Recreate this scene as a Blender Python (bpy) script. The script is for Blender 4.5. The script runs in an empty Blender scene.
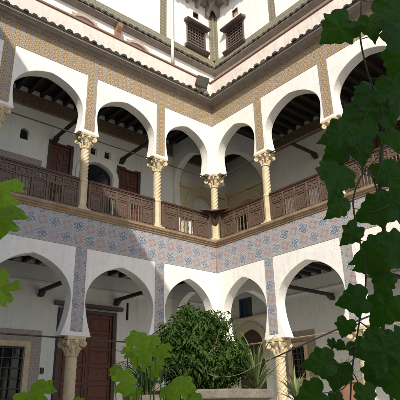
import bpy, bmesh, math, random
from mathutils import Vector, Matrix
R = math.radians
PI = math.pi
rnd = random.Random(7)
scene = bpy.context.scene
COL = scene.collection

# ------------------------------------------------------------------ camera
cam_d = bpy.data.cameras.new('camera'); cam = bpy.data.objects.new('camera', cam_d); COL.objects.link(cam)
CAM = Vector((-9.6981, -10.5527, 0.0)); F = 517.37
_pi, _ya, _ro = R(21.8873), R(49.1379), R(-1.3593)
FW = Vector((math.cos(_pi)*math.cos(_ya), math.cos(_pi)*math.sin(_ya), math.sin(_pi)))
_r = Vector((math.sin(_ya), -math.cos(_ya), 0)); _u = _r.cross(FW)
RT = _r*math.cos(_ro) + _u*math.sin(_ro); UP = -_r*math.sin(_ro) + _u*math.cos(_ro)
cam.matrix_world = Matrix(((RT.x, UP.x, -FW.x, CAM.x), (RT.y, UP.y, -FW.y, CAM.y), (RT.z, UP.z, -FW.z, CAM.z), (0, 0, 0, 1)))
cam_d.sensor_width = 36; cam_d.lens = F/400*36; cam_d.clip_start = .05; cam_d.clip_end = 500
scene.camera = cam
def at(px, py, dist):
    'world point seen at photo pixel px,py (400 px wide) at a distance along the view axis'
    return CAM + (FW + RT*((px-200)/F) - UP*((py-200)/F))*dist

# ------------------------------------------------------------------ sky, sun, exposure
SUN = Vector((1.0, 1.15, -1.125)).normalized()
w = bpy.data.worlds.new('World'); scene.world = w; w.use_nodes = True
nt = w.node_tree; bg = nt.nodes['Background']
sky = nt.nodes.new('ShaderNodeTexSky'); sky.sky_type = 'NISHITA'; sky.sun_disc = False
sky.sun_elevation = math.asin(-SUN.z); sky.sun_rotation = math.atan2(-SUN.x, -SUN.y)
sky.air_density = 1.0; sky.dust_density = 1.5
nt.links.new(sky.outputs[0], bg.inputs[0]); bg.inputs[1].default_value = .145
sl = bpy.data.lights.new('sun', 'SUN'); sl.energy = 4.3; sl.angle = R(.53); sl.color = (1, .93, .82)
so = bpy.data.objects.new('sun', sl); COL.objects.link(so); so.location = (-20, -14, 24)
so.rotation_mode = 'QUATERNION'; so.rotation_quaternion = SUN.to_track_quat('-Z', 'Y')
vs = scene.view_settings; vs.view_transform = 'Standard'; vs.look = 'None'; vs.gamma = 1; vs.use_curve_mapping = False
vs.exposure = .25
scene.cycles.max_bounces = 10; scene.cycles.diffuse_bounces = 7

# ------------------------------------------------------------------ node helpers
class X:
    'a socket or number with arithmetic, for writing procedural patterns as expressions'
    def __init__(s, nt, v): s.nt = nt; s.v = v
    def _op(s, op, *a):
        n = s.nt.nodes.new('ShaderNodeMath'); n.operation = op
        for i, q in enumerate((s,)+a):
            q = q.v if isinstance(q, X) else q
            if isinstance(q, (int, float)): n.inputs[i].default_value = q
            else: s.nt.links.new(q, n.inputs[i])
        return X(s.nt, n.outputs[0])
    def __add__(s, o): return s._op('ADD', o)
    def __sub__(s, o): return s._op('SUBTRACT', o)
    def __mul__(s, o): return s._op('MULTIPLY', o)
    def __truediv__(s, o): return s._op('DIVIDE', o)
    def lt(s, o): return s._op('LESS_THAN', o)
    def gt(s, o): return s._op('GREATER_THAN', o)
    def fr(s): return s._op('FRACT')
    def fl(s): return s._op('FLOOR')
    def ab(s): return s._op('ABSOLUTE')
    def sin(s): return s._op('SINE')
    def mn(s, o): return s._op('MINIMUM', o)
    def mx(s, o): return s._op('MAXIMUM', o)
    def sq(s): return s._op('SQRT')
    def atan2(s, o): return s._op('ARCTAN2', o)
    def mod(s, o): return s._op('FLOORED_MODULO', o)

def newmat(name, rough=.6):
    m = bpy.data.materials.new(name); m.use_nodes = True
    b = m.node_tree.nodes['Principled BSDF']; b.inputs['Roughness'].default_value = rough
    return m, m.node_tree, b
def coord(nt):
    tc = nt.nodes.new('ShaderNodeTexCoord'); return tc.outputs['Object']
def sep(nt, c):
    s = nt.nodes.new('ShaderNodeSeparateXYZ'); nt.links.new(c, s.inputs[0])
    return [X(nt, o) for o in s.outputs]
def noise(nt, c, scale, detail=4, rough=.55):
    n = nt.nodes.new('ShaderNodeTexNoise'); n.inputs['Scale'].default_value = scale
    n.inputs['Detail'].default_value = detail; n.inputs['Roughness'].default_value = rough
    if c is not None: nt.links.new(c, n.inputs['Vector'])
    return X(nt, n.outputs[0])
def mix(nt, f, a, b, mode='MIX'):
    n = nt.nodes.new('ShaderNodeMix'); n.data_type = 'RGBA'; n.blend_type = mode
    for sock, v in ((n.inputs[0], f), (n.inputs[6], a), (n.inputs[7], b)):
        v = v.v if isinstance(v, X) else v
        if isinstance(v, (tuple, list)): sock.default_value = (*v, 1)
        elif isinstance(v, (int, float)): sock.default_value = v
        else: nt.links.new(v, sock)
    return n.outputs[2]
def ramp(nt, f, lo, hi):
    n = nt.nodes.new('ShaderNodeMapRange'); n.inputs[1].default_value = lo; n.inputs[2].default_value = hi
    nt.links.new(f.v, n.inputs[0]); return X(nt, n.outputs[0])
def bump(nt, b, h, strength=.3, dist=.01):
    n = nt.nodes.new('ShaderNodeBump'); n.inputs['Strength'].default_value = strength; n.inputs['Distance'].default_value = dist
    nt.links.new(h.v, n.inputs['Height']); nt.links.new(n.outputs[0], b.inputs['Normal'])
def mottled(name, c1, c2, scale=3, rough=.7, bs=.25, bd=.01, stretch=None, fine=28):
    m, nt, b = newmat(name, rough); c = coord(nt)
    if stretch:
        mp = nt.nodes.new('ShaderNodeMapping'); mp.inputs['Scale'].default_value = stretch
        nt.links.new(c, mp.inputs[0]); c = mp.outputs[0]
    n1 = noise(nt, c, scale, 6, .65); n2 = noise(nt, c, fine, 4)
    f = ramp(nt, n1*.7+n2*.3, .35, .65)
    nt.links.new(mix(nt, f, c1, c2), b.inputs['Base Color'])
    bump(nt, b, n1*.5+n2*.5, bs, bd)
    return m

M = {}
def mat_plaster(name, c1, c2, stain):
    'limewash: uneven trowelling, patches, drip stains and fine cracks'
    m, nt, b = newmat(name, .85); c = coord(nt)
    n1 = noise(nt, c, 1.1, 7, .7); n2 = noise(nt, c, 14, 5, .6); n4 = noise(nt, c, 3.2, 4, .6)
    mp = nt.nodes.new('ShaderNodeMapping'); mp.inputs['Scale'].default_value = (3.2, 3.2, .28); nt.links.new(c, mp.inputs[0])
    n3 = noise(nt, mp.outputs[0], 3.5, 5, .6)
    vo = nt.nodes.new('ShaderNodeTexVoronoi'); vo.feature = 'DISTANCE_TO_EDGE'; vo.inputs['Scale'].default_value = 1.3
    va = nt.nodes.new('ShaderNodeVectorMath'); va.operation = 'ADD'; nz = nt.nodes.new('ShaderNodeTexNoise'); nz.inputs['Scale'].default_value = 2.5; nt.links.new(c, nz.inputs[0])
    nt.links.new(c, va.inputs[0]); nt.links.new(nz.outputs[1], va.inputs[1]); nt.links.new(va.outputs[0], vo.inputs[0])
    crack = X(nt, vo.outputs['Distance']).lt(.006)*n4.gt(.56)
    col = mix(nt, ramp(nt, n1, .38, .62), c1, c2)
    col = mix(nt, ramp(nt, n4, .56, .64)*.45, col, tuple(q*.86 for q in c1))
    col = mix(nt, ramp(nt, n3*.6+n2*.4, .50, .68)*.65, col, stain)
    col = mix(nt, crack*.22, col, tuple(q*.55 for q in stain))
    nt.links.new(col, b.inputs['Base Color']); bump(nt, b, n1*.5+n2*.25+n4*.6-crack*.3, .6, .03)
    return m
M['white'] = mat_plaster('lime_white', (.78, .76, .72), (.71, .695, .66), (.56, .525, .46))
M['inner'] = mat_plaster('aged_plaster', (.74, .755, .73), (.67, .685, .66), (.55, .55, .50))
M['parapet'] = mat_plaster('weathered_plaster', (.70, .64, .58), (.62, .54, .48), (.40, .33, .28))
M['stucco'] = mottled('carved_stucco', (.66, .60, .42), (.50, .44, .29), 22, .8, .9, .03)
M['cream'] = mottled('cream_marble', (.62, .52, .335), (.44, .35, .215), 5, .5, .5, .010, None, 34)
M['ledge'] = mottled('tan_wood', (.34, .24, .14), (.20, .135, .08), 5, .6, .3, .006)
M['rail'] = mottled('carved_walnut', (.145, .092, .062), (.058, .038, .028), 26, .55, 1.0, .012, None, 60)
M['raildark'] = mottled('dark_walnut', (.075, .036, .024), (.04, .02, .014), 9, .4, .4, .004)
M['door'] = mottled('red_brown_wood', (.125, .036, .020), (.07, .020, .012), 5, .5, .4, .005, (4, 4, .6))
M['greywood'] = mottled('grey_brown_wood', (.135, .10, .085), (.08, .058, .05), 7, .7, .4, .006)
M['plate'] = mottled('carved_plate', (.24, .175, .11), (.09, .06, .04), 13, .7, .8, .02)
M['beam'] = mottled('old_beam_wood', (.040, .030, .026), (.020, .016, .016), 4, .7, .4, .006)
M['soffit'] = mottled('grey_weathered_wood', (.31, .265, .23), (.20, .17, .145), 5, .8, .5, .01)
M['iron'] = mottled('dark_iron', (.035, .028, .024), (.06, .04, .03), 12, .55, .2, .002)
M['copper'] = mottled('red_coping', (.27, .155, .10), (.19, .10, .065), 7, .7, .3, .005)
M['rooftile'] = mottled('green_glazed_tile', (.035, .036, .026), (.06, .055, .04), 10, .3, .3, .004)
M['pole'] = mottled('tan_pole', (.45, .34, .22), (.34, .24, .15), 6, .5, .1, .002)
M['pipe'] = mottled('white_pipe', (.74, .73, .70), (.62, .6, .56), 5, .4, .1, .002)
M['stone'] = mottled('rough_stone', (.22, .19, .145), (.11, .095, .075), 5, .85, .8, .03)
M['terracotta'] = mottled('terracotta', (.26, .12, .075), (.16, .075, .05), 7, .75, .3, .004)
M['blacklamp'] = mottled('lamp_housing', (.030, .028, .026), (.05, .045, .04), 10, .45, .1, .002)
M['blue'] = mottled('blue_shutter', (.035, .07, .13), (.025, .05, .09), 6, .5, .2, .004)
M['brick'] = mottled('arch_brick', (.47, .35, .28), (.38, .27, .21), 9, .8, .4, .008)
M['hose'] = mottled('pale_hose', (.13, .13, .11), (.09, .085, .07), 9, .45, .05, .001)

def mat_ground():
    m, nt, b = newmat('paving', .8); c = coord(nt); x, y, z = sep(nt, c)
    u = (x/.5).fr(); v = (y/.5).fr()
    g = (u-.5).ab().mx((v-.5).ab()).gt(.485)
    n = noise(nt, c, 6, 5)
    col = mix(nt, ramp(nt, n, .3, .7), (.56, .54, .50), (.46, .44, .40)); col = mix(nt, g, col, (.13, .12, .1))
    nt.links.new(col, b.inputs['Base Color']); bump(nt, b, n, .2, .006)
    return m
M['ground'] = mat_ground()
def mat_glass():
    m, nt, b = newmat('dark_pane', .08); b.inputs['Base Color'].default_value = (.012, .014, .018, 1)
    return m
M['pane'] = mat_glass()

def cellrand(nt, uu, vv):
    n = nt.nodes.new('ShaderNodeTexWhiteNoise'); n.noise_dimensions = '2D'
    cb = nt.nodes.new('ShaderNodeCombineXYZ'); nt.links.new(uu.fl().v, cb.inputs[0]); nt.links.new(vv.fl().v, cb.inputs[1])
    nt.links.new(cb.outputs[0], n.inputs[0]); return X(nt, n.outputs[0])
def mat_frieze(name='ochre_tile', grey=0):
    'small ochre tiles with white rosettes and blue dots, every second column paler'
    m, nt, b = newmat(name, .42); c = coord(nt); x, y, z = sep(nt, c)
    s = .128; uu = (x+y)/s; vv = z/s
    u = uu.fr()-.5; v = vv.fr()-.5; r = (u*u+v*v).sq(); an = v.atan2(u)
    odd = (uu.fl()).mod(2); rn = cellrand(nt, uu, vv)
    pet = r+(an*4).sin()*.07
    w1 = pet.lt(.42)*pet.gt(.33); w2 = pet.lt(.27)*pet.gt(.13); w3 = r.lt(.09)
    cr = (u.ab()+v.ab()).gt(.78)
    arms = (u.ab()-v.ab()).ab().lt(.055)*r.gt(.16)
    base = mix(nt, odd, (.385, .245, .085), (.40, .335, .215)); base = mix(nt, rn*.5, base, (.25, .175, .09))
    col = mix(nt, w1*.8, base, mix(nt, odd, (.50, .42, .27), (.20, .19, .22)))
    col = mix(nt, w2*.9, col, mix(nt, odd, (.22, .125, .05), (.085, .10, .18)))
    col = mix(nt, arms*.6, col, mix(nt, odd, (.17, .12, .07), (.46, .43, .36)))
    col = mix(nt, w3, col, (.56, .52, .42)); col = mix(nt, cr*.9, col, mix(nt, odd, (.09, .085, .13), (.30, .19, .08)))
    g = u.ab().mx(v.ab()).gt(.47); col = mix(nt, g*.7, col, (.20, .155, .1))
    n = noise(nt, c, 7, 6, .7); n2 = noise(nt, c, 1.1, 4, .6)
    col = mix(nt, ramp(nt, n, .42, .72)*.55, col, (.31, .235, .15)); col = mix(nt, ramp(nt, n2, .45, .7)*.35, col, (.22, .17, .12))
    if grey: col = mix(nt, grey, col, mix(nt, w1.mx(arms), (.22, .205, .20), (.46, .43, .39)))
    nt.links.new(col, b.inputs['Base Color']); bump(nt, b, n-g*1.0+rn*.8, .6, .006)
    return m
M['frieze'] = mat_frieze(); M['greyframe'] = mat_frieze('grey_tile', .72); M['dado'] = mat_frieze('dado_tile', .4)
def mat_blue():
    'large tiles: blue stars on white in one, faded rosy rosettes in the next'
    m, nt, b = newmat('blue_rose_tile', .4); c = coord(nt); x, y, z = sep(nt, c)
    s = .30; uu = (x+y)/s; vv = (z+.05)/s
    u = uu.fr()-.5; v = vv.fr()-.5; r = (u*u+v*v).sq(); an = v.atan2(u)
    odd = (uu.fl()+vv.fl()).mod(2); rn = cellrand(nt, uu, vv); rn2 = cellrand(nt, uu*4, vv*4)
    s8 = (an*4).sin()*.085; s6 = (an*8+r*22).sin()*.06
    star = (r+s8).lt(.385)*(r+s8).gt(.27); inner = (r+s6).lt(.22)*(r+s6).gt(.11); dot = r.lt(.06)
    curl = ((u*40+(v*16).sin()*1.3).sin()*(v*40+(u*16).sin()*1.3).sin()).gt(.30)*r.gt(.28)
    lines = ((u*44+(v*19).sin()*1.4).sin()*(v*44+(u*19).sin()*1.4).sin()).gt(.30)
    blue = star.mx(inner).mx(dot).mx(curl)
    n0 = noise(nt, c, 2.5, 3)
    ink = mix(nt, ramp(nt, n0*.6+rn*.4, .3, .7), (.035, .070, .155), (.09, .135, .225))
    a = mix(nt, blue, (.42, .41, .385), ink); a = mix(nt, lines*star*.8, a, (.46, .46, .5))
    rose = (r+s8).lt(.36)*(r+s6).gt(.15)
    bcol = mix(nt, rose, (.41, .385, .35), (.36, .17, .11)); bcol = mix(nt, lines.mx(curl)*.85, bcol, (.15, .19, .255)); bcol = mix(nt, inner*.6, bcol, (.25, .28, .42))
    bcol = mix(nt, rn*.5, bcol, (.34, .29, .28))
    col = mix(nt, odd, a, bcol)
    g = u.ab().mx(v.ab()).gt(.485); col = mix(nt, g*.7, col, (.36, .33, .31))
    n = noise(nt, c, 6, 6, .7); col = mix(nt, ramp(nt, n, .40, .72)*.5, col, (.36, .32, .30))
    nt.links.new(col, b.inputs['Base Color']); bump(nt, b, n-g*1.0+rn*.8, .6, .006)
    return m
M['bluetile'] = mat_blue()
def mat_greentile():
    m, nt, b = newmat('green_border_tile', .4); c = coord(nt); x, y, z = sep(nt, c)
    s = .13; u = ((x+y)/s).fr()-.5; v = (z/s).fr()-.5
    d = (u.ab()+v.ab()); f = d.lt(.32)
    col = mix(nt, f, (.165, .15, .10), (.27, .245, .17)); g = u.ab().mx(v.ab()).gt(.46); col = mix(nt, g, col, (.11, .105, .075))
    n = noise(nt, c, 5, 5, .7); col = mix(nt, ramp(nt, n, .4, .7)*.5, col, (.27, .24, .17))
    nt.links.new(col, b.inputs['Base Color']); bump(nt, b, n, .2, .003)
    return m
M['greentile'] = mat_greentile()
def mat_leaf(name, c1, c2, trans, ccol, vein=False, rough=.4):
    m, nt, b = newmat(name, rough); c = coord(nt)
    b.inputs['Specular IOR Level'].default_value = .18
    oi = nt.nodes.new('ShaderNodeObjectInfo'); n = noise(nt, c, 3.5 if vein else 9, 6, .65)
    col = mix(nt, ramp(nt, n*.75+X(nt, oi.outputs['Random'])*.25, .3, .62), c1, c2)
    if vein:
        x, y, z = sep(nt, c); an = y.atan2(x)
        rr = (x*x+y*y).sq(); k = ((an*3.5).sin()).ab()*rr; k = k.lt(.028)
        fine = ((rr*46+(an*3.5).sin().ab()*16).sin()).gt(.86)
        col = mix(nt, k.mx(fine*.18)*.45, col, tuple(min(1, q*1.9+.012) for q in c2))
        vo = nt.nodes.new('ShaderNodeTexVoronoi'); vo.inputs['Scale'].default_value = 9; nt.links.new(c, vo.inputs[0])
        spot = ramp(nt, noise(nt, c, 5, 4, .7), .70, .76); col = mix(nt, spot*.6, col, (.16, .12, .03))
        bump(nt, b, n*.5-k*.7-fine*.2+X(nt, vo.outputs['Distance'])*.25, .45, .014)
    nt.links.new(col, b.inputs['Base Color'])
    t = nt.nodes.new('ShaderNodeBsdfTranslucent'); t.inputs[0].default_value = (*ccol, 1)
    mx = nt.nodes.new('ShaderNodeMixShader'); mx.inputs[0].default_value = trans
    out = nt.nodes['Material Output']
    nt.links.new(b.outputs[0], mx.inputs[1]); nt.links.new(t.outputs[0], mx.inputs[2]); nt.links.new(mx.outputs[0], out.inputs[0])
    return m
M['vine'] = mat_leaf('vine_leaf', (.007, .032, .001), (.024, .072, .003), .22, (.06, .24, .004), True, .45)
M['bright'] = mat_leaf('bright_leaf', (.085, .20, .010), (.25, .42, .024), .3, (.30, .48, .02), True, .5)
M['bushleaf'] = mat_leaf('bush_leaf', (.010, .032, .006), (.038, .075, .012), .15, (.08, .16, .02), False, .6)
M['blade'] = mat_leaf('blade_leaf', (.10, .15, .055), (.20, .24, .10), .15, (.2, .26, .06))
M['bladedark'] = mat_leaf('dark_blade_leaf', (.03, .07, .025), (.06, .11, .035), .12, (.05, .12, .02))
M['stem'] = mottled('green_brown_stem', (.09, .085, .035), (.055, .045, .025), 12, .7, .2, .002)
M['greenstem'] = mottled('green_stem', (.10, .17, .035), (.07, .12, .03), 12, .6, .1, .002)
M['bark'] = mottled('bark', (.085, .06, .04), (.05, .035, .025), 12, .9, .6, .01)

# ------------------------------------------------------------------ mesh helpers
ID = lambda u, d, z: Vector((u, d, z))
WA = lambda u, d, z: Vector((-u, d, z))      # left range: u = distance from the corner, d = depth into the range
WB = lambda u, d, z: Vector((d, -u, z))      # right range
class MB:
    def __init__(s, T=ID): s.v = []; s.f = []; s.T = T
    def add(s, pts, faces):
        n = len(s.v); s.v += [s.T(*p) for p in pts]; s.f += [[n+i for i in q] for q in faces]
    def box(s, a0, b0, c0, a1, b1, c1):
        P = [(a, b, c) for c in (c0, c1) for b in (b0, b1) for a in (a0, a1)]
        s.add(P, [(0, 1, 3, 2), (4, 6, 7, 5), (0, 4, 5, 1), (2, 3, 7, 6), (0, 2, 6, 4), (1, 5, 7, 3)])
    def poly(s, pts, d0, d1):
        'outline in (u,z) extruded from depth d0 to d1'
        n = len(pts)
        s.add([(u, d0, z) for u, z in pts]+[(u, d1, z) for u, z in pts],
              [tuple(range(n)), tuple(range(2*n-1, n-1, -1))]+[(i, (i+1) % n, n+(i+1) % n, n+i) for i in range(n)])
    def profile(s, pts, u0, u1, shear0=0, shear1=0):
        'outline in (d,z) swept along u; shear mitres the ends (u offset = shear*d)'
        n = len(pts)
        s.add([(u0+shear0*d, d, z) for d, z in pts]+[(u1+shear1*d, d, z) for d, z in pts],
              [tuple(range(n)), tuple(range(2*n-1, n-1, -1))]+[(i, (i+1) % n, n+(i+1) % n, n+i) for i in range(n)])
    def lathe(s, prof, cx=0, cy=0, n=20, fn=None):
        rings = []
        for k, (r, z) in enumerate(prof):
            rings.append([(cx+(r*(fn(2*PI*i/n, z) if fn else 1))*math.cos(2*PI*i/n), cy+(r*(fn(2*PI*i/n, z) if fn else 1))*math.sin(2*PI*i/n), z) for i in range(n)])
        pts = [p for q in rings for p in q]; fs = []
        for k in range(len(prof)-1):
            for i in range(n): fs.append((k*n+i, k*n+(i+1) % n, (k+1)*n+(i+1) % n, (k+1)*n+i))
        fs.append(tuple(range(n-1, -1, -1))); fs.append(tuple((len(prof)-1)*n+i for i in range(n)))
        s.add(pts, fs)
    def tube(s, pts, r, n=8):
        pts = [Vector(p) for p in pts]; rr = r if isinstance(r, (list, tuple)) else [r]*len(pts)
        out = []; prev = None
        for i, p in enumerate(pts):
            t = (pts[min(i+1, len(pts)-1)]-pts[max(i-1, 0)]).normalized()
            a = prev-t*prev.dot(t) if prev is not None else t.orthogonal()
            a.normalize(); prev = a; b = t.cross(a)
            out += [tuple(p+(a*math.cos(2*PI*k/n)+b*math.sin(2*PI*k/n))*rr[i]) for k in range(n)]
        fs = [(i*n+k, i*n+(k+1) % n, (i+1)*n+(k+1) % n, (i+1)*n+k) for i in range(len(pts)-1) for k in range(n)]
        fs += [tuple(range(n-1, -1, -1)), tuple((len(pts)-1)*n+k for k in range(n))]
        s.add(out, fs)
    def build(s, name, mat, parent=None, smooth=False, bevel=0, sharp=None):
        me = bpy.data.meshes.new(name); me.from_pydata(s.v, [], s.f)
        bm = bmesh.new(); bm.from_mesh(me); bmesh.ops.recalc_face_normals(bm, faces=bm.faces); bm.to_mesh(me); bm.free()
        me.materials.append(M[mat] if isinstance(mat, str) else mat)
        if smooth:
            for p in me.polygons: p.use_smooth = True
            if sharp: me.set_sharp_from_angle(angle=R(sharp))
        o = bpy.data.objects.new(name, me); COL.objects.link(o)
        if parent: o.parent = parent
        if bevel:
            b = o.modifiers.new('bevel', 'BEVEL'); b.width = bevel; b.segments = 2; b.limit_method = 'ANGLE'; b.angle_limit = R(50)
        return o
def tag(o, label=None, cat=None, group=None, kind=None):
    for k, v in (('label', label), ('category', cat), ('group', group), ('kind', kind)):
        if v: o[k] = v
    return o
def empty(name, loc=(0, 0, 0), parent=None):
    o = bpy.data.objects.new(name, None); COL.objects.link(o); o.location = loc; o.empty_display_size = .2
    if parent: o.parent = parent
    return o
def copy_tree(o, parent=None):
    c = o.copy(); COL.objects.link(c); c.parent = parent
    for ch in list(o.children): copy_tree(ch, c)
    return c

def arch_curve(uc, w, inset, z0, zc, za, n=26, e=.22):
    'horseshoe arch with a slight point: from the right springing over the apex to the left one'
    h = []
    for i in range(n+1):                       # lower part, springing up to the widest level
        t = i/n; h.append((w-inset*(1-t)**1.7, z0+(zc-z0)*t))
    rr = w*(1+e); amax = math.acos(e/(1+e)); top = rr*math.sin(amax)
    for i in range(1, n+1):
        a = amax*i/n; h.append((rr*math.cos(a)-w*e, zc+(za-zc)*rr*math.sin(a)/top))
    right = [(uc+x, z) for x, z in h]; left = [(uc-x, z) for x, z in h[:-1]]
    return right+left[::-1]
def arch_panel(mb, u0, u1, z1, d0, d1, curve):
    z0 = curve[0][1]
    mb.poly([(u0, z0), (u0, z1), (u1, z1), (u1, z0)]+curve, d0, d1)
def wall_open(mb, u0, u1, z0, z1, d0, d1, holes):
    us = sorted({u0, u1, *[h[0] for h in holes], *[h[1] for h in holes]}); zs = sorted({z0, z1, *[h[2] for h in holes], *[h[3] for h in holes]})
    for i in range(len(us)-1):
        j0 = None
        for j in range(len(zs)):
            inside = False
            if j < len(zs)-1:
                um, zm = (us[i]+us[i+1])/2, (zs[j]+zs[j+1])/2
                inside = not any(h[0] < um < h[1] and h[2] < zm < h[3] for h in holes)
            if inside and j0 is None: j0 = j
            if not inside and j0 is not None: mb.box(us[i], d0, zs[j0], us[i+1], d1, zs[j]); j0 = None

# ------------------------------------------------------------------ dimensions
G = -1.1                                       # courtyard floor
FL, CU, ZT = 4.43, 6.52, 8.24                  # gallery floor, upper springing, top of white spandrel
CL, BB = 1.51, 3.52                            # lower springing, bottom of the blue tile band
T = .30; LEN = 11.2
DA, DB = 2.1, 2.6                              # gallery depths
NODES = {'A': [0, 2.0, 4.24, 6.48, 8.75, LEN], 'B': [0, 1.96, 4.27, 6.52, 8.8, LEN]}
ground = MB(); ground.add([(-60, -60, G), (40, -60, G), (40, 40, G), (-60, 40, G)], [(0, 1, 2, 3)])
tag(ground.build('ground', 'ground'), kind='structure')

# ------------------------------------------------------------------ columns (prototypes reused by copy)
def capital_mb(r, h, ab):
    mb = MB()
    mb.lathe([(r*1.0, 0), (r*1.22, .015), (r*1.22, .04), (r*1.0, .055), (r*1.02, h*.35), (r*1.2, h*.5), (r*1.55, h*.66), (r*1.75, h*.72)], n=24)
    for k in range(4):                          # corner scrolls
        a = PI/4+k*PI/2; c, s_ = math.cos(a), math.sin(a); ex = Vector((c, s_, 0))
        pts = []
        for i in range(22):
            t = i/21*3.6*PI; q = .062*(1-i/21*.72)*(r/.105)
            ctr = ex*(ab*1.13)+Vector((0, 0, h*.62))
            pts.append(tuple(ctr+ex*(-q*math.cos(t))+Vector((0, 0, q*math.sin(t)))))
        mb.tube(pts, .024*(r/.105), 6)
        mb.tube([tuple(ex*r*.95+Vector((0, 0, h*.30))), tuple(ex*r*1.35+Vector((0, 0, h*.42))), tuple(ex*r*1.7+Vector((0, 0, h*.36)))], [.03*(r/.105), .035*(r/.105), .012], 6)
    for k in range(8):                          # acanthus leaves and rosettes
        a = k*PI/4+PI/8; ex = Vector((math.cos(a), math.sin(a), 0))
        mb.tube([tuple(ex*r*1.0+Vector((0, 0, h*.12))), tuple(ex*r*1.2+Vector((0, 0, h*.34))), tuple(ex*r*1.55+Vector((0, 0, h*.44))), tuple(ex*r*1.68+Vector((0, 0, h*.36)))], [.02*(r/.105), .036*(r/.105), .026*(r/.105), .008], 6)
    for k in range(4):
        a = k*PI/2; ex = Vector((math.cos(a), math.sin(a), 0)); p = ex*(ab*1.0)+Vector((0, 0, h*.74))
        mb.tube([tuple(p-ex*.06), tuple(p), tuple(p+ex*.02)], [.04*(r/.105), .045*(r/.105), .01], 8)
    return mb
def abacus_mb(ab, z0, z1):
    mb = MB(); m_ = (z0+z1)/2
    mb.box(-ab*.88, -ab*.88, z0, ab*.88, ab*.88, m_-.02); mb.box(-ab, -ab, m_-.02, ab, ab, z1)
    return mb
def make_column(z0, z1, r, caph, ab, spiral_from, parent):
    'origin at the column foot'
    H = z1-z0; root_h = H-caph; sp = spiral_from*root_h
    mb = MB()
    if sp > .3:
        mb.lathe([(r*1.12, .12), (r*1.12, sp-.05)], n=8); mb.lathe([(r*1.12, sp-.05), (r*1.2, sp-.03), (r*1.2, sp+.0), (r, sp+.03)], n=16)
    n = int((root_h-sp)/.0115)
    kg = 6; kz = 2*PI/(.105*(r/.105)**.6)
    fn = lambda a, z: 1+.055*math.copysign(abs(math.sin((kg*a-z*kz)))**.6, math.sin(kg*a-z*kz))
    mb.lathe([(r*.98, sp+.0+(root_h-sp)*i/n) for i in range(n+1)] if sp > .3 else [(r*.98, .2+(root_h-.2)*i/n) for i in range(n+1)], n=72, fn=fn)
    sh = mb.build('column', 'cream', parent, True, sharp=40)
    c = capital_mb(r, caph, ab)
    o = c.build('capital', 'cream', sh, True, sharp=50); o.location = (0, 0, root_h)
    abacus_mb(ab, H-caph*.27, H).build('abacus', 'cream', sh, bevel=.012)
    b = MB(); b.box(-r*1.55, -r*1.55, 0, r*1.55, r*1.55, .07); b.lathe([(r*1.5, .07), (r*1.55, .09), (r*1.45, .115), (r*1.18, .13), (r*1.25, .15), (r*1.12, .17)], n=24)
    b.build('base', 'cream', sh, True, sharp=40)
    return sh

# ------------------------------------------------------------------ the two ranges with arcades
def mould(parts, name, W, pts, u0, u1, mat, parent, sh0=1):
    mb = MB(W); mb.profile(pts, u0, u1, sh0, 0); return mb.build(name, mat, parent)

def door_mb(W, u0, u1, z0, z1, d, cols=2, rows=5, th=.07):
    'panelled leaf: stiles, rails and raised panels'
    mb = MB(W); mb.box(u0, d, z0, u1, d+.03, z1)
    cw = (u1-u0)/cols
    for c in range(cols):
        a = u0+c*cw; 
        for q in (a, a+cw-.07): mb.box(q+.004, d-.03, z0, q+.066, d-.001, z1)
        zz = z0
        for k in range(rows+1):
            z = z0+(z1-z0-.08)*k/rows; mb.box(a+.067, d-.029, z, a+cw-.071, d-.001, z+.08)
            if k < rows:
                h = (z1-z0-.08)/rows; mb.box(a+.11, d-.022, z+.12, a+cw-.115, d-.001, z+h-.04)
                m_ = a+cw/2; zc = z+.04+h/2
                mb.box(m_-.03, d-.034, zc-.03, m_+.03, d-.023, zc+.03)
    return mb
def grille_mb(W, u0, u1, z0, z1, d, nx, nz, r=.011):
    mb = MB(W)
    for i in range(nx+1):
        u = u0+(u1-u0)*i/nx; mb.box(u-r, d-r, z0, u+r, d+r, z1)
    for k in range(nz+1):
        z = z0+(z1-z0)*k/nz; mb.box(u0, d-r*1.9, z-r, u1, d-r*1.05, z+r)
    return mb
def frame_mb(W, u0, u1, z0, z1, d0, d1, t):
    mb = MB(W); mb.box(u0-t, d0, z0-t, u0, d1, z1+t); mb.box(u1, d0, z0-t, u1+t, d1, z1+t)
    mb.box(u0, d0, z1, u1, d1, z1+t); mb.box(u0, d0, z0-t, u1, d1, z0); return mb
def add_window(W, parent, u0, u1, z0, z1, dwall, frame='raildark', nx=4, nz=5, ft=.05, r=.011, pane='pane', grille=True):
    f = frame_mb(W, u0, u1, z0, z1, dwall+.03, dwall+.12, ft) if ft else None
    fo = f.build('window', frame, parent, bevel=.006)
    p = MB(W); p.box(u0, dwall+.10, z0, u1, dwall+.115, z1); p.build('pane', pane, fo)
    if grille: grille_mb(W, u0, u1, z0, z1, dwall+.05, nx, nz, r).build('grille', 'iron', fo)
    return fo
def add_door(W, parent, u0, u1, z0, z1, dwall, cols=2, rows=5, frame=True, mat='door'):
    do = door_mb(W, u0, u1, z0, z1, dwall+.06, cols, rows).build('door', mat, parent, bevel=.005)
    if frame:
        f = MB(W); t = .10
        f.box(u0-t, dwall-.03, z0, u0-.002, dwall+.12, z1+t); f.box(u1+.002, dwall-.03, z0, u1+t, dwall+.12, z1+t); f.box(u0-.002, dwall-.03, z1+.002, u1+.002, dwall+.12, z1+t)
        f.build('door_frame', 'raildark', do, bevel=.008)
    h = MB(W)
    for u in ((u0+u1)/2-.09, (u0+u1)/2+.09):
        h.tube([(u, dwall+.01, z0+1.02), (u, dwall-.02, z0+1.05), (u, dwall-.02, z0+1.15), (u, dwall+.01, z0+1.18)], .012, 6)
    h.build('handle', 'iron', do)
    return do

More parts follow.
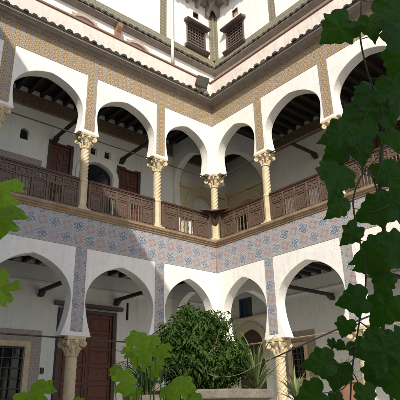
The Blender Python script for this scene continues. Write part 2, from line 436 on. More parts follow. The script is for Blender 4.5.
def build_range(key, W, label):
    N = NODES[key]; D = DA if key == 'A' else DB
    root = empty('courtyard_wing', W(0, 0, G)); tag(root, label, 'building')
    root_inv = Vector(root.location)
    # all meshes below are written in world coordinates; shift them under the wing's base
    made = []
    def P(mb, name, mat, parent=None, **k):
        o = mb.build(name, mat, parent or root, **k)
        if parent is None: o.location = -root_inv
        return o
    # --- white arcade walls, one mesh per storey
    up, lo = MB(W), MB(W)
    for i in range(len(N)-1):
        a, b = N[i], N[i+1]; c = (a+b)/2; hw = (b-a)/2
        if i == 0:
            l, r_ = .21, b-.20
            cu = arch_curve((l+r_)/2, (r_-l)/2, .085, CU, 7.12, 7.88, e=.3)
            l2, r2 = .19, b-.18
            cl = arch_curve((l2+r2)/2, (r2-l2)/2, .15, CL, 2.32, 3.22, e=.55)
        else:
            cu = arch_curve(c, hw-.205, .085, CU, 7.1, 7.87)
            cl = arch_curve(c, hw-.18, .19, CL, 2.32, 3.21, e=.36)
        a_ = a if i else (-T if key == 'A' else 0)
        arch_panel(up, a_, b, ZT, 0, T, cu); arch_panel(lo, a_, b, BB, 0, T, cl)
    e0 = -T if key == 'A' else 0
    up.box(e0, .002, ZT, LEN, T, 9.32); lo.box(e0, .002, BB, LEN, T, 4.258)
    uw = P(up, 'arcade_wall', 'white', bevel=.012); lw = P(lo, 'arcade_wall', 'white', bevel=.012)
    # --- tiles
    f = MB(W); f.box(.002, -.006, ZT, LEN, .0, 8.919); f.build('tile_frieze', 'frieze', uw)
    f = MB(W); f.box(.002, -.006, BB, LEN, .0, 4.256); f.build('tile_band', 'bluetile', lw)
    for u in N[1:-1]:
        f = MB(W); f.box(u-.145, -.005, CU+.10, u+.145, 0, ZT-.001); f.build('tile_strip', 'frieze', uw)
        f = MB(W); f.box(u-.145, -.005, CL+.10, u+.145, 0, BB-.001); f.build('tile_strip', 'bluetile', lw)
    if key == 'A':
        f = MB(W); f.box(-.004, -.03, BB, .028, -.0065, 4.256); f.build('corner_strip', 'ledge', lw)
    # --- balcony ledge: stepped moulding
    led = MB(W); led.profile([(T+.02, 4.26), (-.02, 4.26), (-.03, 4.28), (-.03, 4.30), (-.06, 4.32), (-.065, 4.345), (-.10, 4.37), (-.11, 4.43), (T+.02, 4.43)], 0, LEN, -1, 0)
    P(led, 'balcony_ledge', 'ledge', bevel=.006)
    # --- floors, ceilings
    ex = DB if key == 'A' else 0                 # the left range also covers the corner room
    s = MB(W); s.box(-ex, T+.021, 3.78, LEN, D, 4.40); P(s, 'gallery_floor', 'stone')
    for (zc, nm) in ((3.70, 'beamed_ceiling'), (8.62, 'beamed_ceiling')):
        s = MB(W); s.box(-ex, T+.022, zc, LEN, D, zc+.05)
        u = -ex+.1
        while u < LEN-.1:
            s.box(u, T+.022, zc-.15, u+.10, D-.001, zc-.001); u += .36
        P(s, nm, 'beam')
        b = MB(W); b.box(-ex, D-.035, zc-.58, LEN, D-.003, zc-.17); o = P(b, 'wall_plate', 'plate' if zc > 5 else 'inner')
        b = MB(W); b.box(-ex, D-.06, zc-.62, LEN, D-.004, zc-.581); b.build('moulding', 'ledge' if zc > 5 else 'inner', o)
    s = MB(W); s.box(-ex-.3, T+.001, 8.70, LEN, D+.3, 9.30); P(s, 'roof_slab', 'stone')
    # --- tie beams across the gallery and iron rods between capitals
    for (z, zz) in ((7.22, 7.34), (2.80, 2.92)):
        for u in N[1:]:
            if u > 7: continue
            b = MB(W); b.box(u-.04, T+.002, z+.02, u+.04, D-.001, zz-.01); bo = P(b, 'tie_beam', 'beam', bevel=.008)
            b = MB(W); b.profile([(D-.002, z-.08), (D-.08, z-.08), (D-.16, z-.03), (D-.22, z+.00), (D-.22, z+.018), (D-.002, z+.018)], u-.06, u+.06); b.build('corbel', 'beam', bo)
    for z in (CU-.03, CL-.03):
        b = MB(W); b.tube([(-0.05, .15, z), (LEN, .15, z)], .017, 8); P(b, 'tie_rod', 'iron' if (z > 3 or key == 'A') else 'pole', smooth=True)
    # --- eave over the frieze
    e = MB(W)
    e.profile([(.0, 8.92), (-.03, 8.92), (-.05, 8.96), (-.12, 8.98), (-.14, 8.95), (-.17, 8.95), (-.19, 8.985), (-.26, 9.01), (-.28, 8.98), (-.29, 9.06), (.0, 9.19)], 0, LEN, -1, 0)
    u = .16
    while u < LEN-.1:                           # added scallops imitating the scalloped shadow of the roof tiles on the frieze
        e.poly([(u+.10*math.cos(PI*k/8), 8.92-.045*math.sin(PI*k/8)) for k in range(9)], -.028, -.008); u += .21
    eo = P(e, 'eave', 'soffit')
    def tiles(mb, d0, z0, d1, z1, u0, r=.085, gap=.235):
        u = u0
        while u < LEN-.1:
            n = 8; pts = []; q = r*rnd.uniform(.8, 1.12); jz = rnd.uniform(-.016, .014); jd = rnd.uniform(-.025, .015)
            for k in range(n+1):
                a = PI*k/n
                for (d, z) in ((d0, z0), (d1, z1)): pts.append((u+q*math.cos(a), d+jd, z+jz+q*math.sin(a)*.9))
            mb.add(pts, [(2*k, 2*k+1, 2*k+3, 2*k+2) for k in range(n)]+[tuple(2*k for k in range(n+1))]); u += gap
        mb.profile([(d0+.01, z0-.035), (d0+.01, z0+.012), (d1, z1+.012), (d1, z1-.035)], 0, LEN, -1, 0)
    t = MB(W); tiles(t, -.325, 9.065, .0, 9.20, -.05+.25)
    t.build('roof_tiles', 'rooftile', eo)
    # --- parapet with red coping
    p = MB(W); p.box(-T if key == 'A' else 0, 0.0, 9.322, LEN, .16, 9.84); P(p, 'parapet', 'parapet', bevel=.01)
    p = MB(W); p.profile([(-.035, 9.842), (-.035, 9.90), (.20, 9.90), (.20, 9.842)], 0, LEN, -1, 0); P(p, 'coping', 'copper', bevel=.01)
    # --- set-back top storey
    S = .42 if key == 'A' else .62; CS = .62 if key == 'A' else .42; M0 = S-CS
    tw = MB(W); so_ = []
    if key == 'A': win = (-.20, .64, 11.36, 12.30); small = (.06, .32, 12.72, 12.98); low = [(2.2, 3.0, 9.4, 10.42), (4.0, 4.8, 9.4, 10.44)]
    else: win = (.24, 1.08, 11.20, 12.10); small = (.56, .84, 12.50, 12.82); low = []
    holes = [(win[0], win[1], win[2], win[3]), small]+low
    wall_open(tw, -CS-(.3 if key == 'A' else 0), LEN, 9.30, 14.6, S, S+.3, holes)
    wo = P(tw, 'upper_wall', 'white')
    # low arched windows seen over the parapet
    for (a, b, z0, z1) in low:
        c = (a+b)/2; ww = (b-a)/2; zc = z1-.34
        cv = [(c+ww*math.cos(PI*k/16), zc+.28*math.sin(PI*k/16)) for k in range(17)]
        q = MB(W); q.poly([(a, zc), (a, z1), (b, z1), (b, zc)]+cv, S+.02, S+.2); fo = P(q, 'arched_window', 'white')
        q = MB(W); cv2 = [(c+(ww+.02)*math.cos(PI*k/16), zc+.30*math.sin(PI*k/16)) for k in range(17)]; cv3 = [(c+(ww+.10)*math.cos(PI*k/16), zc+.39*math.sin(PI*k/16)) for k in range(16, -1, -1)]
        q.poly(cv2+cv3, S-.05, S-.002); q.build('arch_surround', 'brick', fo)
        q = MB(W); q.box(a, S+.15, z0, b, S+.17, z1); q.build('pane', 'parapet', fo)
    if key == 'A':
        q = MB(W); q.profile([(S-.001, 9.95), (S-.12, 9.95), (S-.14, 10.35), (S-.24, 10.52), (S-.24, 10.66), (S-.001, 10.66)], 3.28, 3.42); P(q, 'eave_bracket', 'copper')
    # skirt of green tiles
    e = MB(W); e.profile([(S-.001, 10.62), (S-.06, 10.62), (S-.08, 10.66), (S-.19, 10.69), (S-.19, 10.75), (S-.001, 10.80)], M0, LEN, -1, 0)
    e.v = [Vector(v) for v in e.v]
    eo2 = P(e, 'eave', 'soffit')
    t = MB(W); 
    u = -CS+.30; n = 8
    while u < LEN-.1:
        r = .075*rnd.uniform(.82, 1.12); jz = rnd.uniform(-.014, .012); jd = rnd.uniform(-.02, .012); pts = []
        for k in range(n+1):
            a = PI*k/n
            for (d, z) in ((S-.225, 10.74), (S-.11, 10.86)): pts.append((u+r*math.cos(a), d+jd, z+jz+r*math.sin(a)))
        t.add(pts, [(2*k, 2*k+1, 2*k+3, 2*k+2) for k in range(n)]+[tuple(2*k for k in range(n+1))]); u += .22
    t.profile([(S-.20, 10.72), (S-.20, 10.76), (S-.12, 10.86), (S-.10, 10.82)], M0, LEN, -1, 0)
    t.build('roof_tiles', 'rooftile', eo2)
    t = MB(W); t.profile([(S-.13, 10.85), (S-.03, 11.22), (S-.002, 11.22), (S-.002, 10.85)], M0, LEN, -1, 0); t.build('tile_skirt', 'greentile', eo2)
    # vertical green tile strips
    if key == 'A':
        t = MB(W); t.box(-CS+.0, S-.10, 11.222, -CS+.10, S-.013, 14.3); t.box(-CS+.101, S-.012, 11.222, -CS+.22, S-.002, 14.3); t.build('corner_tile_strip', 'greentile', wo)
        su = 1.62
    else:
        t = MB(W); t.box(-CS+.102, S-.014, 11.222, -CS+.22, S-.002, 14.3); t.build('corner_tile_strip', 'greentile', wo)
        su = 2.32
    t = MB(W); t.box(su-.13, S-.012, 11.222, su+.13, S-.002, 14.3); t.build('tile_strip', 'greentile', wo)
    # grilled wooden window with hood and sill
    a, b, z0, z1 = win
    q = frame_mb(W, a+.05, b-.05, z0+.05, z1-.05, S-.04, S+.14, .05); fo = P(q, 'window', 'greywood')
    grille_mb(W, a+.05, b-.05, z0+.05, z1-.05, S+.03, 6, 7, .018).build('grille', 'greywood', fo)
    q = MB(W); q.box(a+.05, S+.12, z0+.05, b-.05, S+.135, z1-.05); q.build('pane', 'pane', fo)
    q = MB(W); q.profile([(S-.001, z1+.02), (S-.20, z1+.0), (S-.24, z1+.04), (S-.24, z1+.065), (S-.001, z1+.13)], a-.09, b+.11); q.build('hood', 'greywood', fo)
    q = MB(W); q.profile([(S-.001, z0-.12), (S-.10, z0-.10), (S-.18, z0-.02), (S-.18, z0+.02), (S-.001, z0+.02)], a-.07, b+.09); q.build('sill', 'greywood', fo)
    a, b, z0, z1 = small
    q = frame_mb(W, a+.03, b-.03, z0+.03, z1-.03, S+.02, S+.12, .03); fo = P(q, 'window', 'door')
    q = MB(W); q.box(a+.03, S+.08, z0+.03, b-.03, S+.095, z1-.03); q.build('pane', 'pane' if key == 'A' else 'brick', fo)
    # top eave with corner brackets
    e = MB(W); e.profile([(S-.001, 13.42), (S-.12, 13.42), (S-.2, 13.52), (S-.62, 13.62), (S-.62, 13.74), (S-.001, 13.8)], M0, LEN, -1, 0)
    u = -CS+.75
    while u < LEN-.2:
        e.profile([(S-.001, 13.18), (S-.10, 13.2), (S-.22, 13.34), (S-.52, 13.46), (S-.52, 13.60), (S-.16, 13.50), (S-.001, 13.41)], u, u+.1); u += .42
    eo3 = P(e, 'eave', 'soffit')
    q = MB(W); q.profile([(S-.003, 13.0), (S-.08, 13.03), (S-.16, 13.15), (S-.42, 13.38), (S-.5, 13.61), (S-.15, 13.50), (S-.003, 13.40)], -CS+.26, -CS+.38); q.build('corner_bracket', 'soffit', eo3)
    return root, P, uw, lw

rootA, PA, uwA, lwA = build_range('A', WA, 'white arcaded courtyard range on the left with two brown doors behind its upper gallery')
rootB, PB, uwB, lwB = build_range('B', WB, 'white arcaded courtyard range on the right, sunlit, vine leaves hanging in front of it')

# ------------------------------------------------------------------ columns
protoU = make_column(FL, CU, .105, .40, .20, .50, rootA)
protoL = make_column(G, CL, .122, .42, .215, .06, rootA)
def place(proto, W, root, u, d, z, first):
    o = proto if first else copy_tree(proto, root)
    o.parent = root; o.location = W(u, d, z)-Vector(root.location)
place(protoU, WA, rootA, -.04, .04, FL, True); place(protoL, WA, rootA, -.04, .04, G, True)
for W, root, key in ((WA, rootA, 'A'), (WB, rootB, 'B')):
    for u in NODES[key][1:-1]:
        place(protoU, W, root, u, .15, FL, False); place(protoL, W, root, u, .15, G, False)

# ------------------------------------------------------------------ left gallery back wall
def back_wall(W, P, key, D, holesU, holesL):
    mb = MB(W); e = DB+.3 if key == 'A' else -DA
    wall_open(mb, -e if key == 'A' else -DA, LEN, 4.40, 8.70, D, D+.3, holesU); o1 = P(mb, 'gallery_back_wall', 'inner')
    mb = MB(W)
    wall_open(mb, -e if key == 'A' else -DA, LEN, G, 4.398, D, D+.3, holesL); o2 = P(mb, 'gallery_back_wall', 'inner')
    return o1, o2
dU = [(3.62, 4.40, 4.42, 7.22), (1.26, 2.14, 4.42, 7.06)]
nicheU = (4.97, 5.26, 6.98, 7.36)
archU = (2.24, 3.36, 4.42, 6.95)
sqU = [(2.86, 3.07, 7.17, 7.42), (2.37, 2.60, 7.17, 7.42)]
stU = (-1.85, -.85, 4.42, 6.9)                   # arch in the corner room
dL = (1.92, 3.72, G, 2.55); wL = (4.50, 5.75, .25, 1.47)
nicheL = (5.35, 5.6, 2.45, 2.75); slitL = (1.55, 1.63, 2.35, 2.85)
b1, b2 = back_wall(WA, PA, 'A', DA, dU+[nicheU, archU, stU]+sqU, [dL, wL, nicheL, slitL])
for d in dU: 
    add_door(WA, rootA, d[0]+.1, d[1]-.1, d[2], d[3]-.1, DA, 2, 6).location = -rootA.location
    cs = [c for c in rootA.children if c.name.startswith('door')][-1]
    k = MB(WA); k.box(d[0]+.25, DA-.045, d[3]-.055, d[0]+.25+.30, DA-.031, d[3]-.005); k.build('plaque', 'pipe', cs)
def arched_opening(W, P, parent, hole, D, mat, surround=None, sw=.14, fill='pane', zc_off=.42, d1=.25):
    a, b, z0, z1 = hole; c = (a+b)/2; ww = (b-a)/2
    cv = arch_curve(c, ww-.03, .0, z1-zc_off-.5, z1-zc_off, z1-.03, 8)
    zs = cv[0][1]
    q = MB(W); q.poly([(a, zs), (a, z1), (b, z1), (b, zs)]+cv, D+.01, D+.12); o = P(q, 'arched_window', mat)
    q = MB(W); q.box(a, D+.13, z0, b, D+.15, z1); q.build('pane', fill, o)
    if surround:
        out = arch_curve(c, ww+sw, .0, z1-zc_off-.5, z1-zc_off, z1+sw, 8); inn = arch_curve(c, ww-.02, .0, z1-zc_off-.5, z1-zc_off, z1-.02, 8)
        q = MB(W); q.poly(out+inn[::-1], D-.05, D-.002); q.build('arch_surround', surround, o)
    return o
arched_opening(WA, PA, rootA, archU, DA, 'inner', 'white', .16)
arched_opening(WA, PA, rootA, nicheU, DA, 'inner', None, zc_off=.12)
for s_ in sqU:
    add_window(WA, rootA, s_[0]+.03, s_[1]-.03, s_[2]+.03, s_[3]-.03, DA, 'inner', 2, 2, .03).location = -rootA.location
arched_opening(WA, PA, rootA, stU, DA, 'stucco', 'stucco', .30, 'inner')
# big lower door, window with tiled surround
do = add_door(WA, rootA, dL[0]+.14, dL[1]-.14, dL[2], dL[3]-.14, DA, 2, 8); do.location = -rootA.location
k = MB(WA); k.profile([(DA-.031, 2.553), (DA-.12, 2.57), (DA-.14, 2.66), (DA-.031, 2.68)], dL[0]-.12, dL[1]+.12); k.build('lintel', 'raildark', do)
def tiled_window(W, P, root, hole, D, tile='frieze', st=.16, tt=.38, nx=5, nz=5):
    a, b, z0, z1 = hole
    wo = add_window(W, root, a+.03, b-.03, z0+.03, z1-.03, D, 'raildark', nx, nz, .03, .014); wo.location = -root.location
    frame_mb(W, a, b, z0, z1, D-.05, D-.002, st*.8).build('stone_surround', 'cream', wo, bevel=.01)
    frame_mb(W, a-st*.8-.003, b+st*.8+.003, z0-st*.8-.003, z1+st*.8+.003, D-.018, D-.0025, tt).build('tile_surround', tile, wo)
    return wo
tiled_window(WA, PA, rootA, wL, DA, 'greyframe' if 'greyframe' in M else 'frieze', .17, .27)
for (h, W_) in ((nicheL, WA), (slitL, WA)):
    add_window(W_, rootA, h[0]+.01, h[1]-.01, h[2]+.01, h[3]-.01, DA, 'raildark', 1, 2, .01, .008).location = -rootA.location
k = MB(WA); k.box(3.98, DA-.05, .86, 4.06, DA-.002, 1.0); PA(k, 'switch_box', 'iron')
# tile dado along the upper gallery
for a, b in ((-2.55, -2.05), (-.70, 1.12), (4.55, 9.0)):
    k = MB(WA); k.box(a, DA-.012, 4.42, b, DA-.002, 6.05 if a < 4 else 6.48); k.build('tile_dado', 'dado', b1)

# ------------------------------------------------------------------ right gallery back wall and the corner room
stBU = (-1.72, -.62, 4.42, 6.78)
adL = (-2.0, -.78, G, 2.36); blueL = (-1.82, -1.20, 2.72, 3.36)
wBL = (.28, .78, .72, 1.60)
dBU = (3.9, 4.9, 4.42, 7.2)
wbu = [stBU, dBU]; wbl = [adL, blueL, wBL]
c1, c2 = back_wall(WB, PB, 'B', DB, wbu, wbl)
arched_opening(WB, PB, rootB, stBU, DB, 'stucco', 'stucco', .32, 'pane')
def stucco(W, a, b, hole, z1, D, parent, sw, zc_off=.42):
    c = (hole[0]+hole[1])/2; ww = (hole[1]-hole[0])/2+sw+.01
    cv = arch_curve(c, ww, 0, 4.42, hole[3]-zc_off, hole[3]+sw+.01, 10)
    k = MB(W); k.poly([(a, 4.42), (a, z1), (b, z1), (b, 4.42)]+cv, D-.045, D-.002); o = k.build('stucco_panel', 'stucco', parent)
    k = MB(W); k.profile([(D-.003, z1+.002), (D-.09, z1+.02), (D-.12, z1+.14), (D-.003, z1+.18)], a, b); k.build('cornice', 'stucco', o)
stucco(WB, -DA+.002, -.13, stBU, 7.10, DB, c1, .32)
stucco(WA, -DB+.13, -.33, stU, 6.98, DA, b1, .30)
arched_opening(WB, PB, rootB, adL, DB, 'stucco', 'stucco', .2, 'raildark', .5)
k = MB(WB); k.profile([(DB-.003, 2.60), (DB-.08, 2.61), (DB-.10, 2.69), (DB-.003, 2.70)], -DA+.002, -.3); k.build('stucco_ledge', 'stucco', c2)
wo = add_window(WB, rootB, blueL[0]+.05, blueL[1]-.05, blueL[2]+.05, blueL[3]-.05, DB, 'blue', 2, 1, .05, .012, 'blue', False); wo.location = -rootB.location
k = MB(WB); k.box(-1.40, DB+.04, 2.77, -1.26, DB+.10, 3.31); k.build('shutter', 'rail', wo)
tiled_window(WB, PB, rootB, wBL, DB, 'dado', .14, .30, 3, 5)
do = add_door(WB, rootB, dBU[0]+.1, dBU[1]-.1, dBU[2], dBU[3]-.1, DB, 2, 6); do.location = -rootB.location
for a, b in ((2.75, 3.75), (5.1, 9.)):
    k = MB(WB); k.box(a, DB-.012, 4.42, b, DB-.002, 6.30); k.build('tile_dado', 'dado', c1)
# transverse arches framing the corner room on both storeys
for W, P, D, wA in ((WB, PA, DA, 0), (WA, PB, DB, 0)):
    # plane of the other range's front, from the corner pier to the back wall
    for (z0, zc, za, zt) in ((6.35, 7.0, 7.80, 8.45), (1.6, 2.4, 3.2, 3.53)):
        mb = MB(W); a, b = T+.003, D-.003
        mp = lambda u: -u
        cv = arch_curve((a+b)/2+.02, (b-a)/2-.12, .05, z0, zc, za)
        pts = [(a, z0), (a, zt), (b, zt), (b, z0)]+cv
        mb.poly([(-u, z) for u, z in pts], .04, .27)
        fl = FL if z0 > 4 else G
        mb.box(-b, .04, fl, -b+.16, .27, z0)
        P(mb, 'cross_arch', 'inner', bevel=.01)

# ------------------------------------------------------------------ balcony railings
def railing(L, label, loc, W, group='carved wooden railings between the gallery columns'):
    'local x along the bay, z up, y into the gallery; returns the thing'
    root = empty('balcony_railing', loc); tag(root, label, 'railing', group)
    if W is WB: root.rotation_euler = (0, 0, -PI/2)
    else: root.rotation_euler = (0, 0, 0); 
    H = .80; rt = MB(); rt.box(0, -.055, H, L, .055, H+.055); rt.box(0, -.04, H-.03, L, .04, H-.001); rt.build('handrail', 'raildark', root, bevel=.008)
    bt = MB(); bt.box(0, -.04, .02, L, .04, .10); bt.build('bottom_rail', 'rail', root, bevel=.006)
    # three zones: panel, baluster opening, panel, baluster opening, panel
    st = .05; n = 5 if L > 1.9 else 3
    wts = [1, .95, .9, .95, 1] if n == 5 else [1, 1.1, 1]
    tot = sum(wts); inner_ = L-st*(n+1); x = 0
    fz = MB()
    for i in range(n+1):
        po = MB(); po.box(x, -.035, .101, x+st, .035, H-.031); po.build('railing_post', 'rail', root, bevel=.004)
        if i < n:
            wz = inner_*wts[i]/tot; a, b = x+st, x+st+wz
            # upper frieze of little framed panels
            fz.box(a, -.028, H-.07, b, .028, H-.031); fz.box(a, -.028, H-.235, b, .028, H-.20)
            kN = max(2, int(wz/.16))
            for k in range(kN):
                p0, p1 = a+wz*k/kN, a+wz*(k+1)/kN
                fz.box(p0+.012, -.012, H-.199, p1-.012, .012, H-.071)
                fz.box(p0+.04, -.024, H-.165, p1-.04, -.0125, H-.105)
            if i % 2 == 0:
                pn = MB(); pn.box(a, -.010, .101, b, .010, H-.236)
                # carved relief: arch between pilasters, with a raised border
                zt = H-.25
                for (q0, q1, r0, r1) in ((a+.02, a+.05, .12, zt), (b-.05, b-.02, .12, zt), (a+.051, b-.051, zt-.03, zt), (a+.051, b-.051, .12, .15)):
                    pn.box(q0, -.026, r0, q1, -.0105, r1)
                c = (a+b)/2; wv = (b-a)/2-.085
                if wv > .05:
                    o_ = [(c+wv*math.cos(PI*k/10), .33+wv*math.sin(PI*k/10)) for k in range(11)]; i_ = [(c+(wv-.035)*math.cos(PI*k/10), .33+(wv-.035)*math.sin(PI*k/10)) for k in range(10, -1, -1)]
                    pn.poly([(c+wv, .16)]+o_+[(c-wv, .16), (c-wv+.035, .16)]+i_+[(c+wv-.035, .16)], -.024, -.0105)
                    pn.poly([(c, .22), (c+.05, .30), (c, .38), (c-.05, .30)], -.022, -.0105)
                pn.build('carved_panel', 'rail', root)
            else:
                fz.box(a, -.024, H-.265, b, .024, H-.236)
                nb = 4
                for k in range(nb):
                    xx = a+wz*(k+.5)/nb; zz = H-.265-.101
                    bl = MB(); q = zz
                    bl.lathe([(.022, .101), (.022, .13), (.012, .15), (.026, .101+q*.35), (.012, .101+q*.6), (.022, .101+q*.68), (.012, .101+q*.76), (.024, .101+q*.93), (.024, .101+q)], xx, 0, 10)
                    bl.build('baluster', 'rail', root, True, sharp=40)
        x += st+(inner_*wts[i]/tot if i < n else 0)
    fz.build('carved_frieze', 'rail', root)
    return root
names = ['first', 'second', 'third', 'fourth']
labA = ['carved brown wooden railing of the left gallery in the bay next to the corner column',
        'carved brown railing below the narrow square windows, half in shadow, left gallery',
        'dark shaded carved wooden railing behind the bright lobed leaves at far left',
        'dark carved wooden railing beyond the leftmost gallery column']
labB = ['carved brown wooden railing of the right gallery in the bay next to the corner column',
        'sunlit carved railing in the wide right bay below the blank gallery wall',
        'carved wooden railing half hidden behind the hanging vine leaves on the right',
        'carved wooden railing at the far right end of the right gallery']
for W, key, labs in ((WA, 'A', labA), (WB, 'B', labB)):
    N = NODES[key]
    for i in range(4):
        a = N[i]+(.17 if i == 0 else .13); b = N[i+1]-.13
        if W is WA: railing(b-a, labs[i], WA(b, .10, FL), W)
        else: railing(b-a, labs[i], WB(a, .10, FL), W)
# little triangular shelf in the corner, carried by the two handrails
sh = MB(); z = FL+.862
sh.add([(-.62, -.02, z), (-.30, -.16, z), (-.16, -.30, z), (-.02, -.62, z), (.0, .0, z)]+[(-.62, -.02, z+.035), (-.30, -.16, z+.035), (-.16, -.30, z+.035), (-.02, -.62, z+.035), (.0, .0, z+.035)],
       [(0, 1, 2, 3, 4), (9, 8, 7, 6, 5), (0, 5, 6, 1), (1, 6, 7, 2), (2, 7, 8, 3), (3, 8, 9, 4), (4, 9, 5, 0)])
so2 = sh.build('corner_shelf', 'raildark'); tag(so2, 'dark triangular wooden shelf across the corner of the balcony in front of its column', 'shelf')
for sgn in (0, 1):
    f = MB(WA if sgn == 0 else WB); f.poly([(.03, z-.002), (.60, z-.002), (.34, z-.06), (.18, z-.16), (.09, z-.34), (.03, z-.42)], -.045, -.005); f.build('shelf_bracket', 'raildark', so2)

# ------------------------------------------------------------------ floodlight, drainpipe, cables
fp = WA(.50, -.16, 9.62); fl_ = empty('floodlight', fp); tag(fl_, 'black square floodlight fixed over the tiled eave at the inner corner', 'floodlight')
fm = Matrix.Rotation(R(-30), 4, 'Z') @ Matrix.Rotation(R(16), 4, 'Y') @ Matrix.Rotation(R(24), 4, 'X')
b = MB(); b.box(-.20, -.045, -.17, .20, .05, .17); b.box(-.16, .051, -.13, .16, .10, .13)
for k in range(5): b.box(-.14+k*.06, .101, -.11, -.125+k*.06, .14, .11)
o = b.build('housing', 'blacklamp', fl_, bevel=.012); o.rotation_euler = fm.to_euler()
b = MB(); b.box(-.165, -.053, -.135, .165, -.046, .135); g = b.build('lens', mottled('lamp_lens', (.075, .07, .055), (.05, .048, .04), 8, .2, .1, .002), fl_); g.rotation_euler = fm.to_euler()
b = MB(); b.tube([(-.22, .02, 0), (-.24, .06, -.16), (-.12, .14, -.24), (.12, .14, -.24), (.24, .06, -.16), (.22, .02, 0)], .014, 6); b.tube([(0, .14, -.24), (.02, .22, -.30), (.10, .30, -.22)], .018, 6)
b.build('bracket', 'blacklamp', fl_, True)
pp = MB(WA); pp.tube([(1.50, .10, 14.6), (1.50, .10, 11.2), (1.55, .02, 10.6), (1.55, .02, 9.95)], .05, 10)
tag(pp.build('drainpipe', 'pipe', None, True), 'white vertical drainpipe running down the upper left wall past the green eave', 'pipe')

# ------------------------------------------------------------------ unseen shade casters: wing sized to its shadow, low block added for the vine
def shade_block(x0, x1, y0, y1, h, label):
    root = empty('courtyard_wing', ((x0+x1)/2, (y0+y1)/2, G)); tag(root, label, 'building'); c = Vector(root.location)
    b = MB(); b.box(x0, y0, G, x1, y1, h); o = b.build('wall', 'white', root, bevel=.02); o.location = -c
    b = MB(); b.box(x0-.0, y0-.3, h+.002, x1+.0, y1+.3, h+.12); r = b.build('roof', 'rooftile', root); r.location = -c
shade_block(-15, -LEN, -10.9, 2.2, 13.45, 'unseen tall white wing on the left, sized to shade the left wall')
shade_block(-15, -LEN, -17, -12.45, 5.2, 'unseen low white block added behind the viewer to shade the vine')

# ------------------------------------------------------------------ planter and plants of the court
C0 = Vector((-4.51, -4.46, 0))
pl = MB(); nS = 8
def ring(r, z): return [(C0.x+r*math.cos(2*PI*(k+.5)/nS), C0.y+r*math.sin(2*PI*(k+.5)/nS), z) for k in range(nS)]
prof = [(1.05, G), (1.05, .10), (1.12, .10), (1.12, .22), (.88, .22), (.88, -.1)]
pts = [p for r, z in prof for p in ring(r, z)]
pl.add(pts, [(k*nS+i, k*nS+(i+1) % nS, (k+1)*nS+(i+1) % nS, (k+1)*nS+i) for k in range(len(prof)-1) for i in range(nS)]+[tuple(5*nS+i for i in range(nS))])
tag(pl.build('stone_planter', 'stone', bevel=.02), 'low stone planter wall under the big round bush in the middle of the court', 'planter')

def leaf_shape(kind):
    'outline of a leaf in its own plane: x sideways, y from stalk to tip (unit length)'
    if kind == 'vine':
        base = [(0, 0), (.10, -.10), (.26, -.16), (.42, -.06), (.50, .10), (.46, .24), (.56, .36), (.50, .44), (.40, .50), (.36, .62), (.24, .70), (.18, .82), (.08, .92), (0, 1.04)]
        out = base+[(-x, y) for x, y in base[::-1][1:-1]]; n = len(out); res = []
        for i in range(n):                       # smooth the outline, then a faint serration
            p0, p1, p2, p3 = out[i-1], out[i], out[(i+1) % n], out[(i+2) % n]
            for j in range(5):
                t = j/5; f = lambda a, b, c_, d: .5*(2*b+(c_-a)*t+(2*a-5*b+4*c_-d)*t*t+(3*b-a-3*c_+d)*t**3)
                q = 1+.012*(1 if j % 2 else -1)
                res.append((f(p0[0], p1[0], p2[0], p3[0])*q, .34+(f(p0[1], p1[1], p2[1], p3[1])-.34)*q))
        return res
    if kind == 'round':
        pts = []
        n = 56
        for i in range(n):
            a = -PI/2+2*PI*(i+.5)/n
            q = .54*(1-.17*abs(math.cos(3.5*(a+PI/2)))**3)*(1+.035*math.sin(17*a)); notch = math.exp(-((((a+PI/2+PI) % (2*PI))-PI)/.22)**2)
            q *= 1-.5*notch; pts.append((q*math.cos(a), .48+q*math.sin(a)))
        return pts
def leaf_mesh(kind, mat, seed, curl=.18):
    rr = random.Random(seed); out = leaf_shape(kind); n = len(out)
    c = (0, .45 if kind == 'round' else .34); V = []; Fc = []
    rings = [1.0, .78, .5, .22]
    asp = rr.uniform(.85, 1.1); tw = rr.uniform(-.25, .25); ph = rr.uniform(0, 6)
    for q in rings:
        for (x, y) in out:
            px, py = (c[0]+(x-c[0])*q)*asp, c[1]+(y-c[1])*q
            an = math.atan2(py-c[1], px); rad = math.hypot(px, py-c[1])
            z = -curl*rad*rad*1.6+.05*math.sin(an*5+ph)*rad*1.6+tw*px*(py-.4)+.10*abs(px)*(1-q*.4)
            z += (.045 if kind == 'round' else .025)*math.sin(px*15+ph)*math.sin(py*13+ph*2)*min(1, rad*2.5)
            V.append((px, py, z))
    V.append((c[0], c[1], 0)); k = len(V)-1
    for r_ in range(len(rings)-1):
        for i in range(n): Fc.append((r_*n+i, r_*n+(i+1) % n, (r_+1)*n+(i+1) % n, (r_+1)*n+i))
    for i in range(n): Fc.append(((len(rings)-1)*n+i, (len(rings)-1)*n+(i+1) % n, k))
    me = bpy.data.meshes.new('leaf'); me.from_pydata(V, [], Fc); me.materials.append(M[mat])
    for p in me.polygons: p.use_smooth = True
    return me
LV = [leaf_mesh('vine', 'vine', s_) for s_ in range(5)]
LB = [leaf_mesh('round', 'bright', s_, .42) for s_ in range(5)]
